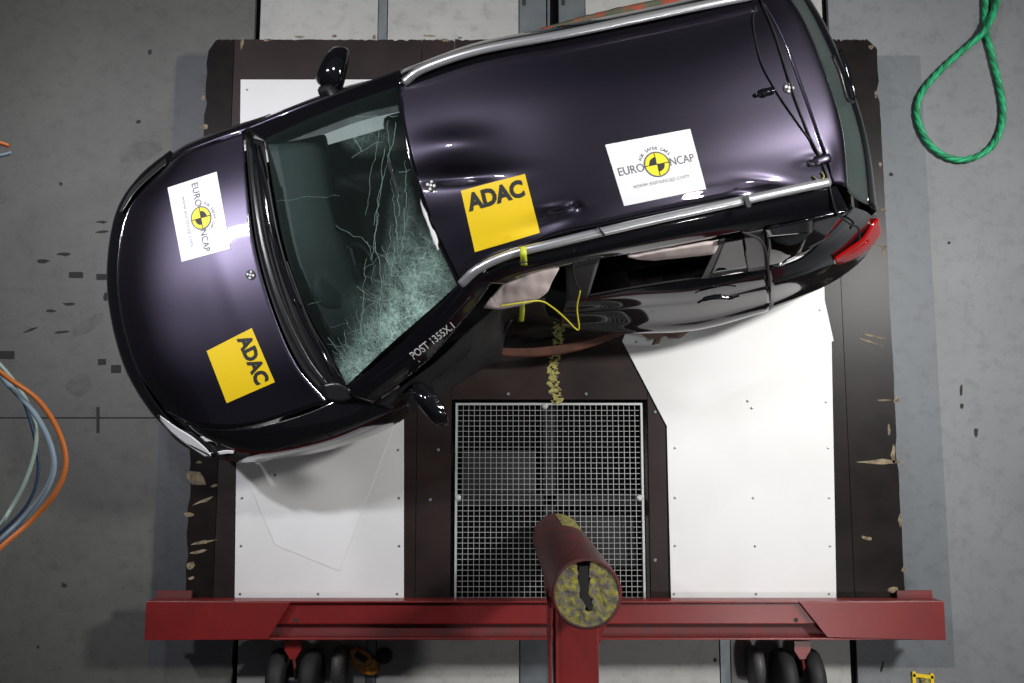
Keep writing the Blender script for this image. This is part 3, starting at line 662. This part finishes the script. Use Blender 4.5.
qp = body('quarter_panel', patch([
    [(768, 269, 1.20), (800, 258, 1.24), (822, 238, 1.36), (846, 212, 1.62), (850, 206, 1.66)],
    [(770, 279, 1.12), (805, 268, 1.15), (838, 246, 1.23), (862, 226, 1.28), (870, 214, 1.30)],
    [(771, 287, 1.05), (806, 276, 1.07), (840, 259, 1.08), (866, 243, 1.08), (876, 228, 1.1)],
    [(771, 301, .85), (806, 288, .86), (840, 271, .87), (864, 255, .88), (874, 242, .9)],
    [(769, 311, .73), (804, 296, .74), (836, 280, .74), (858, 264, .74), (868, 252, .75)],
    [(769, 308, .55), (804, 293, .55), (836, 277, .55), (858, 261, .55), (868, 249, .55)]], 40, 30), M['black'], surf=False)
strip4('quarter_frame', (764, 229, 1.69), (812, 218, 1.68), (812, 232, 1.58), (768, 236, 1.62))
strip4('quarter_frame', (812, 218, 1.68), (848, 210, 1.66), (824, 240, 1.36), (796, 256, 1.26))
body('quarter_window', patch([[(767, 236, 1.62), (790, 232, 1.61), (812, 230, 1.58)], [(768, 252, 1.46), (786, 250, 1.45), (803, 244, 1.45)], [(768, 268, 1.21), (780, 265, 1.22), (795, 258, 1.25)]], 12, 10), M['glass'], thick=.003)
body('door_gap', tube([(742, 232, 1.70), (760, 240, 1.62), (767, 256, 1.45), (768, 270, 1.21), (770, 286, 1.06)], .007, 6, 24), M['mark'], thick=0)
# tail lamp
tl = body('tail_light', patch([
    [(834, 259, 1.16), (848, 249, 1.18), (862, 239, 1.2), (872, 224, 1.22), (877, 218, 1.2)],
    [(834, 262, 1.12), (849, 254, 1.13), (864, 245, 1.13), (874, 232, 1.14), (879, 226, 1.12)],
    [(836, 264, 1.06), (850, 260, 1.05), (865, 251, 1.05), (876, 239, 1.06), (880, 232, 1.06)]], 24, 12), M['tail'], thick=.02)
obj('lamp_rib', tube([V(p)+Vector((0, -.012, .02)) for p in ((840, 256, 1.12), (855, 249, 1.13), (868, 240, 1.14))], .006, 6, 12), M['tail'], tl)
# tailgate: spoiler, rear glass, lower panel
sp = body('tailgate', patch([
    [(757, -6, 1.802), (781, 35, 1.862), (802, 90, 1.872), (819, 138, 1.857), (834, 184, 1.79)],
    [(778, -10, 1.80), (800, 25, 1.83), (823, 80, 1.84), (836, 130, 1.83), (845, 186, 1.77)],
    [(783, -12, 1.77), (805, 23, 1.80), (827, 78, 1.81), (842, 130, 1.80), (848, 192, 1.74)]], 50, 16, lambda x, y: G(x, y, 828, 158, 9, 14, .014)), M['roofpaint'])
body('rear_window', patch([
    [(783, -12, 1.77), (805, 23, 1.795), (827, 78, 1.805), (842, 130, 1.795), (848, 192, 1.735)],
    [(790, -12, 1.6), (812, 26, 1.6), (837, 84, 1.6), (852, 138, 1.6), (858, 200, 1.56)],
    [(798, -10, 1.38), (820, 30, 1.36), (846, 90, 1.36), (862, 145, 1.36), (868, 205, 1.36)]], 40, 14), mat('privacy_glass', (.028, .042, .038), .35, 0, .15, .2), thick=.004)
body('tailgate_panel', patch([
    [(798, -10, 1.38), (820, 30, 1.36), (846, 90, 1.36), (862, 145, 1.36), (868, 205, 1.36)],
    [(805, -8, 1.25), (828, 32, 1.25), (853, 92, 1.25), (868, 147, 1.25), (877, 215, 1.22)],
    [off((805, -8, 1.25), 0, 0, -.3), off((828, 32, 1.25), 0, 0, -.3), off((853, 92, 1.25), 0, 0, -.3), off((868, 147, 1.25), 0, 0, -.3), off((877, 218, 1.22), 0, 0, -.3)]], 40, 10), M['black'])
rb = [V(p) for p in ((805, -8, 1.25), (828, 32, 1.25), (853, 92, 1.25), (866, 147, 1.25), (872, 205, 1.22))]
rbr = [[off(p, .02, 0, -.35) for p in rb], [off(p, .04, 0, -.5) for p in rb], [off(p, .0, 0, -.75) for p in rb]]
body('rear_bumper', patch(rbr, 30, 8), M['trim'])
rw = body('rear_wiper', tube([(840, 50, 1.6), (846, 66, 1.6), (851, 84, 1.6), (855, 100, 1.58)], .014, 8, 16), M['black'], thick=0)
body('rear_wiper_arm', tube([(833, 56, 1.68), (840, 74, 1.68), (847, 98, 1.64), (853, 102, 1.58)], .010, 8, 16), M['satin'], thick=0)
# inside of the car
body('floor_pan', patch([[off((190, 170, .5), .15, -.1), off((215, 425, .5), .1, .12)], [off((400, 110, .5), 0, -.1), off((440, 360, .5), 0, .1)], [off((560, 60, .5), 0, -.1), off((560, 300, .5), 0, .1)], [off((840, 30, .5), -.2, -.1), off((840, 250, .5), -.15, .12)]], 8, 12), M['cabin'], thick=.03)
body('engine_bay', patch([[off((190, 190, .8), 0, 0), off((205, 420, .8), 0, 0)], [off((250, 150, .95)), off((330, 380, .95))]], 6, 6), M['cabin'], thick=.05)
body('dashboard', patch([
    [(266, 145, 1.17), (290, 265, 1.2), (342, 372, 1.12)], [(300, 140, 1.2), (325, 250, 1.22), (370, 345, 1.14)],
    [(322, 135, 1.14), (345, 240, 1.15), (385, 325, 1.08)], [(326, 138, .9), (347, 240, .9), (385, 320, .85)]], 24, 20), M['dash'], thick=.01)
body('instrument_hood', lathe(P(338, 285, 1.15), Vector((.3, .1, 1)), [(.16, 0), (.15, .03), (.1, .045), (.02, .05)], 24), M['dash'], thick=0)
sw_c = P(358, 275, 1.17)
sw = body('steering_wheel', ([], []), M['trim'], thick=0) if False else None
swr = []
nrm = (A*-.75+Vector((0, 0, .66))).normalized(); s1 = L; u1 = nrm.cross(s1)
ring = [sw_c+s1*math.cos(2*math.pi*k/28)*.18+u1*math.sin(2*math.pi*k/28)*.18 for k in range(29)]
sw = body('steering_wheel', tube(ring, .015, 8), M['trim'], thick=0)
obj('hub', lathe(sw_c, nrm, [(.07, -.02), (.06, .02), (.02, .03)], 20), M['trim'], sw)
for a in (0, math.pi, -math.pi/2):
    obj('spoke', tube([sw_c, sw_c+s1*math.cos(a)*.175+u1*math.sin(a)*.175], .014, 6), M['trim'], sw)
body('centre_display', obox((332, 215, 1.17), .02, .10, .06, AX, .5), M['black'], thick=0, smooth=False)
def rseat(cpt, w=.24, back=True):
    s = thing_seat = obj('seat', obox(V(cpt), .25, w, .08, AX), M['seat'], car, bevel=.05, smooth=True)
    obj('backrest', obox(off(cpt, .30, 0, .32), .06, w, .30, AX, .3), M['seat'], s, bevel=.05, smooth=True)
    obj('headrest', obox(off(cpt, .41, 0, .70), .05, .13, .09, AX, .2), M['seat'], s, bevel=.04, smooth=True)
rseat(off((450, 150, .78), -.12, .08)); rseat(off((470, 235, .78), -.05, -.02))
rseat(off((660, 120, .8), -.05, .1), .5); 
body('mirror', obox(off((398, 178, 1.73), -.02), .014, .09, .025, AX+.1, .3), M['cabin'], thick=0, smooth=False)

# airbag curtains
body('curtain_airbag', patch([
    [(530, 270, 1.66), (545, 268, 1.66), (558, 268, 1.64)],
    [(508, 281, 1.60), (530, 279, 1.63), (551, 281, 1.58)],
    [(494, 295, 1.52), (517, 293, 1.56), (545, 292, 1.52)],
    [(484, 307, 1.45), (500, 308, 1.46), (532, 301, 1.46)]], 24, 24, lambda x, y: .02+noise.noise(Vector((x*.09, y*.09, 1)))*.02), M['airbag'], thick=.03)
body('curtain_airbag', patch([
    [(628, 256, 1.66), (670, 248, 1.67), (720, 240, 1.67)],
    [(640, 258, 1.60), (668, 255, 1.60), (716, 250, 1.58)],
    [(655, 259, 1.56), (675, 257, 1.55), (712, 253, 1.54)]], 24, 10, lambda x, y: -.01+noise.noise(Vector((x*.1, y*.1, 1)))*.012), M['airbag'], thick=.015)
# tape and wires
def ribbon(name, pts, w, m, dz=.0): return body(name, patch([[V(p)+Vector((-w/2, 0, dz)) for p in pts], [V(p)+Vector((w/2, 0, dz)) for p in pts]], 12, 3), M[m], thick=.002)
ribbon('tape', [(523, 247, 1.885), (523.5, 256, 1.885), (524, 266, 1.80)], .034, 'tape', .012)
ribbon('tape', [(522, 302, 1.50), (522, 312, 1.40), (521, 322, 1.25)], .030, 'tape', .012)
body('tape_ring', ribbon('tape', [(522, 262, 1.89), (524, 263.5, 1.89)], .036, 'ink', .016).data and tube([(519, 263, 1.88), (527, 262, 1.88)], .004, 6), M['ink'], thick=0)
body('wire', tube([(500, 306, 1.55), (520, 303, 1.55), (540, 301, 1.52), (552, 307, 1.45), (565, 318, 1.32), (576, 329, 1.2), (579, 327, 1.2), (577, 308, 1.3), (580, 291, 1.42)], .005, 6, 60), M['wire'], thick=0)
body('wire', tube([(574, 250, 1.80), (573, 270, 1.65), (576, 282, 1.5), (580, 290, 1.42)], .005, 6, 30), M['cord'], thick=0)

# cords over the rear of the roof
body('cord', tube(surf_pts([(758, -4), (772, 28), (783, 62), (795, 100), (808, 134), (818, 155), (826, 175)])+[V((832, 198, 1.76)), V((838, 214, 1.66)), V((850, 224, 1.50)), V((858, 228, 1.36)), V((860, 240, 1.26))], .006, 6, 60), M['cord'], thick=0)
body('cord', tube(surf_pts([(755, 6), (753, 25), (760, 60), (775, 90), (795, 120), (812, 144), (822, 158)]), .004, 6, 50), M['cord'], thick=0)
fin = body('roof_aerial', tube(surf_pts([(755, 96), (762, 94), (770, 92), (775, 91)], .012), [.012, .024, .022, .008], 10, 14, .8), M['black'], thick=0)
pad = surf_pts([(807, 164), (816, 161), (826, 158), (832, 157)], .006)
body('roof_pad', tube(pad, [.018, .028, .028, .016], 12, 14, .5), M['paint'], thick=0)
body('crimp', tube(surf_pts([(812, 176), (818, 181), (823, 177), (821, 172)], .01), .005, 6, 16), M['yellow_worn'], thick=0)

# ---- flat prints on the car: built in sticker space (0..1) and laid on the panel
def drape(verts, corners, d):
    c = [Vector((x, y)) for x, y in corners]       # u0v0, u1v0, u1v1, u0v1 (v up)
    out = []
    for u, v in verts:
        p = c[0]*(1-u)*(1-v)+c[1]*u*(1-v)+c[2]*u*v+c[3]*(1-u)*v
        h = hit(BV, p.x, p.y, d)
        out.append(h if h else P(p.x, p.y, 1.8))
    return out
def grid_uv(n=10):
    return [(i/n, j/n) for j in range(n+1) for i in range(n+1)], [[j*(n+1)+i, j*(n+1)+i+1, (j+1)*(n+1)+i+1, (j+1)*(n+1)+i] for j in range(n) for i in range(n)]
def text_mesh(s, bold=0):
    cu = bpy.data.curves.new('text', 'FONT'); cu.body = s; cu.offset = bold; cu.resolution_u = 3
    o = bpy.data.objects.new('text', cu); COL.objects.link(o)
    dg = bpy.context.evaluated_depsgraph_get(); me = bpy.data.meshes.new_from_object(o.evaluated_get(dg))
    bm = bmesh.new(); bm.from_mesh(me); bmesh.ops.triangulate(bm, faces=bm.faces); bm.to_mesh(me); bm.free()
    v = [(p.co.x, p.co.y) for p in me.vertices]; f = [list(q.vertices) for q in me.polygons]
    bpy.data.objects.remove(o); bpy.data.curves.remove(cu); bpy.data.meshes.remove(me)
    x0 = min(p[0] for p in v); x1 = max(p[0] for p in v)
    return v, f, x0, x1
def text_uv(s, u0, u1, v0, hgt, bold=0):
    v, f, x0, x1 = text_mesh(s, bold)
    return [(u0+(x-x0)/(x1-x0)*(u1-u0), v0+y/.73*hgt) for x, y in v], f
def flat(name, uv, f, corners, m, parent, d=.006):
    d -= .0015
    return obj(name, (drape(uv, corners, d), f), M[m], parent)
def disc_uv(cx, cy, r, asp, a0=0, a1=2*math.pi, n=24, r0=0):
    v, f = [], []
    for i in range(n+1):
        a = a0+(a1-a0)*i/n
        v += [(cx+math.cos(a)*r0, cy+math.sin(a)*r0*asp), (cx+math.cos(a)*r, cy+math.sin(a)*r*asp)]
    f = [[2*i, 2*i+1, 2*i+3, 2*i+2] for i in range(n)]
    return v, f
def adac(corners, label):
    g, f = grid_uv(24); s = obj('yellow_sticker', (drape(g, corners, .004), f), M['yellow'], car, thick=.001, label=label)
    uv, tf = text_uv('ADAC', .05, .93, .66, .27, .048)
    flat('lettering', uv, tf, corners, 'ink', s, .008)
def ncap(corners, label):
    g, f = grid_uv(24); s = obj('white_sticker', (drape(g, corners, .004), f), M['white'], car, thick=.001, label=label)
    asp = 1.36; cx, cy, r = .515, .54, .142
    for t, u0, u1 in (('EURO', .055, .36), ('NCAP', .67, .955)):
        uv, tf = text_uv(t, u0, u1, .475, .135, .0); flat('lettering', uv, tf, corners, 'ink_grey', s, .008)
    uv, tf = text_uv('www.euroncap.com', .17, .84, .235, .085); flat('lettering', uv, tf, corners, 'ink_pale', s, .008)
    st = 'FOR SAFER CARS'; V_, F_ = [], []
    for i, ch in enumerate(st):
        if ch == ' ': continue
        v, tf, x0, x1 = text_mesh(ch); a = math.radians(152-122*i/(len(st)-1)); w = (x0+x1)/2; k = .052
        n0 = len(V_)
        for x, y in v:
            lx, ly = (x-w)*k, y*k+r*1.24
            X = math.sin(-a+math.pi/2)*ly+math.cos(a-math.pi/2)*lx; Y = math.cos(-a+math.pi/2)*ly+math.sin(a-math.pi/2)*lx
            V_.append((cx+X, cy+Y*asp))
        F_ += [[q+n0 for q in ff] for ff in tf]
    flat('lettering', V_, F_, corners, 'ink_grey', s, .008)
    uv, tf = disc_uv(cx, cy, r, asp); flat('emblem_disc', uv, tf, corners, 'ink_yel', s, .008)
    uv, tf = disc_uv(cx, cy, r*1.06, asp, r0=r*.95, n=36); flat('emblem_ring', uv, tf, corners, 'ink_grey', s, .0085)
    q1 = disc_uv(cx, cy, r*.62, asp, math.pi/2, math.pi); q2 = disc_uv(cx, cy, r*.62, asp, -math.pi/2, 0)
    bar = ([(cx-r, cy-.006), (cx+r, cy-.006), (cx+r, cy+.006), (cx-r, cy+.006), (cx-.005, cy-r*asp), (cx+.005, cy-r*asp), (cx+.005, cy+r*asp), (cx-.005, cy+r*asp)], [[0, 1, 2, 3], [4, 5, 6, 7]])
    v, f = join(q1, q2, bar); flat('emblem_quarters', v, f, corners, 'ink', s, .0095)
adac([(475, 252), (540, 233), (525, 174), (461, 191)], 'square yellow sticker with black letters on the roof')
adac([(207, 351), (227, 403), (275, 382), (252, 328)], 'square yellow sticker with black letters on the hood')
ncap([(624, 206), (706, 189), (690, 129), (605, 145)], 'white sticker with round yellow emblem on the roof')
ncap([(182, 262), (167, 188), (217, 172), (231, 250)][0:0] or [(167, 188), (182, 262), (231, 249), (217, 172)][0:0] or [(168, 188), (182, 262), (231, 249), (217, 172)], 'white sticker with round yellow emblem on the hood')
uv, tf = text_uv('POST 1355X.1', 0, 1, 0, 1, .01)
flat('lettering', uv, tf, [(414, 359), (455, 327), (450, 321), (409, 353)], 'ink_white', apil, .006)
def target(px, py, r, label=None):
    s = surf_pts([(px, py)], .006)[0]
    def dd(x, y, rr, m, d, par, nm): 
        pts = surf_pts([(px+x+math.cos(2*math.pi*k/12)*rr, py+y+math.sin(2*math.pi*k/12)*rr) for k in range(12)], d)
        return obj(nm, (pts, [list(range(12))]), M[m], par, thick=.0008 if par == car else 0)
    t = dd(0, 0, r, 'ink', .006, car, 'target_marker')
    for x, y in ((-.5, -.1), (.5, .1), (0, 0), (.1, -.55), (-.1, .55)) : dd(x*r*1.1, y*r*1.1, r*.24, 'ink_white', .009, t, 'dot')
target(431, 186, 6); target(789, 88, 6); target(251, 275, 5)

# wheels and lower body
def wheel(c, rim='satin'):
    prof = [(.20, -.10), (.29, -.105), (.325, -.09), (.335, -.05), (.335, .05), (.325, .09), (.29, .105), (.20, .10)]
    w = obj('wheel', lathe(c, L, prof, 40), M['rubber'], car, smooth=True)
    obj('rim', lathe(c, L, [(.19, -.09), (.2, 0), (.19, .09)], 24), M['satin'], w)
zw = ZP+.335+.013
fr_ = P(330, 440, .9); fr_ = Vector((fr_.x, fr_.y, zw))+L*.13
for q in (fr_, fr_+L*1.5, fr_+A*2.66+L*.14, fr_+A*2.66+L*1.5): wheel(q)
sb = [[off(fr_, .45, .0, 0), off(fr_, .45, 1.5, 0)], [off(fr_, 1.1, .40, 0), off(fr_, 1.1, 1.5, 0)], [off(fr_, 1.55, .30, 0), off(fr_, 1.55, 1.5, 0)], [off(fr_, 2.1, .05, 0), off(fr_, 2.1, 1.5, 0)]]
body('underbody', patch([[Vector((p.x, p.y, ZP+.2)) for p in r] for r in sb], 8, 14), M['cabin'], thick=.06)

# ------------------------------------------------------------ loose things
# flaky yellow line on the platform
vs, fs = [], []
nx_, ny_ = 5, 44
for j in range(ny_+1):
    yy = 321+83*j/ny_; xc_ = 555.5+2.5*math.sin(yy*.08)
    for i in range(nx_+1):
        e = random.uniform(-2, 2) if i in (0, nx_) else random.uniform(-.4, .4)
        vs.append(P(xc_+(i/nx_-.5)*11+e, yy+random.uniform(-.5, .5), ZP+.0045))
for j in range(ny_):
    for i in range(nx_):
        if random.random() < (.42 if i in (0, nx_-1) else .13): continue
        q = j*(nx_+1)+i; fs.append([q, q+1, q+nx_+2, q+nx_+1])
obj('tape_strip', (vs, fs), M['yellow_worn'], thick=.003, label='flaking yellow tape strip on the platform between car and grate', cat='tape')
body('belt', patch([[(497, 348, .5), (530, 348, .5), (565, 344, .52), (600, 336, .55), (628, 327, .62)], [(500, 356, .48), (530, 357, .48), (568, 353, .50), (603, 343, .54), (632, 331, .60)]], 30, 5), M['brown'], thick=.004)
cr_ = obj('torn_trim', patch([[(632, 326, .5), (648, 333, .46), (664, 332, .46)], [(634, 330, .46), (650, 338, .42), (666, 336, .42)]], 12, 6, lambda x, y: noise.noise(Vector((x*.2, y*.2, 0)))*.02), M['brown'], car, thick=.006, smooth=True)
obj('shred', patch([[(664, 333, .46), (675, 329, .5), (688, 326, .52)], [(668, 338, .42), (680, 338, .42), (690, 330, .46)]], 12, 6, lambda x, y: noise.noise(Vector((x*.2, y*.2, 2)))*.02), M['brown'], cr_, thick=.006, smooth=True)
obj('shred', patch([[(657, 333, .44), (663, 334, .44)], [(652, 345, .36), (659, 343, .36)]], 6, 6), M['brown'], cr_, thick=.01, smooth=True)
body('reflection_strip', patch([[(535, 37, 1.45), (600, 21, 1.45), (650, 11, 1.45), (700, 2, 1.45), (775, -16, 1.45)], [(540, 29, 1.42), (602, 12, 1.42), (648, 2, 1.42), (700, -8, 1.42), (775, -28, 1.42)]], 40, 5, lambda x, y: noise.noise(Vector((x*.08, y*.2, 0)))*.015), M['redreflect'], thick=.012, label='painted red and olive reflection along the far side')  # coloured strip in place of a reflection on the far windows and doors

# green twisted rope on the floor
rp = [(984, -25), (985, 0), (986, 30), (993, 60), (1002, 100), (1001, 128), (988, 150), (962, 160), (938, 152), (922, 132), (917, 108), (925, 88), (945, 66), (968, 46), (984, 32), (994, 12), (998, -8), (1000, -25)]
rz = [.03]*12+[.03, .04, .085, .085, .05, .04]
cen_ = cr([P(x, y, z) for (x, y), z in zip(rp, rz)], 300)
rope = thing('rope', 'loop of green twisted rope lying on the grey floor at top right', 'rope', (P(960, 100, 0).x, P(960, 100, 0).y, 0))
for k in range(3):
    pts = []; dist = 0
    for i, p in enumerate(cen_):
        t = (cen_[min(i+1, 299)]-cen_[max(i-1, 0)]).normalized(); s = t.cross(Vector((0, 0, 1))).normalized(); u = s.cross(t)
        if i: dist += (p-cen_[i-1]).length
        a = dist*30+k*2*math.pi/3
        pts.append(p+(s*math.cos(a)+u*math.sin(a))*.0085)
    obj('strand', tube(pts, .0155, 8), M['greend' if k == 0 else 'green'], rope, smooth=True)

# cables hanging into view on the left, well above the floor
def cable(name, pts, r, m, label):
    obj(name, tube(pts, r, 10, 60), M[m], smooth=True, label=label, cat='cable', group=None)
cable('cable', [(-60, 320, 4.1), (-20, 356, 4.05), (8, 378, 4.0), (38, 400, 4.0), (58, 430, 4.0), (66, 462, 4.0), (56, 492, 4.0), (30, 522, 4.0), (-4, 552, 4.05), (-60, 610, 4.1)], .0068, 'orange', 'orange cable, outermost of the bundle hanging at the left edge')
cable('cable', [(-60, 318, 4.0), (-16, 356, 4.0), (8, 384, 3.97), (32, 410, 3.97), (48, 438, 3.97), (54, 465, 3.97), (46, 490, 3.97), (24, 518, 3.97), (-4, 545, 4.0), (-60, 600, 4.0)], .0075, 'paleblue', 'pale blue cable just inside the orange one at the left edge')
cable('cable', [(-60, 300, 3.9), (-8, 356, 3.9), (16, 384, 3.9), (33, 415, 3.9), (36, 445, 3.9), (26, 480, 3.9), (10, 510, 3.9), (-6, 532, 3.95), (-60, 590, 3.95)], .0055, 'palegreen', 'pale green cable, innermost curve of the bundle at the left edge')
cable('cable', [(-60, 330, 3.85), (-8, 366, 3.85), (18, 392, 3.85), (30, 420, 3.85), (37, 450, 3.85), (38, 475, 3.85), (30, 500, 3.85), (8, 526, 3.85), (-60, 585, 3.85)], .0045, 'navy', 'thin dark blue cable crossing inside the left cable bundle')
cable('cable', [(-60, 132, 4.0), (-10, 141, 4.0), (3, 144, 4.0), (9, 146, 4.0)], .006, 'orange', 'short orange cable end poking in at the upper left edge')
cable('cable', [(-60, 160, 4.0), (-10, 157, 4.0), (4, 155, 4.0), (11, 153, 4.0)], .005, 'paleblue', 'short pale blue cable end poking in at the upper left edge')

# amber housing and plug under the beam
ah = thing('plastic_housing', 'small amber plastic housing with a black core on the floor below the beam', 'housing', tuple(P(364, 660, 0)))
hv = rough = [P(x, y, .03) for x, y in ((349, 650), (356, 646), (366, 650), (378, 662), (380, 670), (374, 675), (363, 674), (352, 664))]
obj('case', prism(hv, .0, .05), M['amber'], ah, bevel=.012)
obj('core', obox((361, 657, .055), .045, .02, .012, -.6), M['trim'], ah, bevel=.005)
obj('plug', lathe(P(384, 656, .035), Vector((0, 0, 1)), [(.05, -.035), (.055, .0), (.045, .02), (.02, .03)], 20), M['rubber'], ah, smooth=True)
obj('rib', tube([(366, 668, .055), (372, 666, .055), (375, 660, .055)], .006, 6, 10), M['yellow'], ah)
yb2 = thing('bracket', 'small yellow bracket lying on the floor at the lower right edge', 'bracket', tuple(P(923, 680, 0)))
obj('frame', join(obox((914, 682, .01), .012, .07, .01, 0), obox((932, 684, .01), .012, .07, .01, 0), obox((923, 676, .01), .075, .012, .01, -.1)), M['yellow'], yb2, bevel=.003)
obj('tab', obox((925, 681, .012), .03, .02, .012, .1), M['yellow_worn'], yb2, bevel=.003)
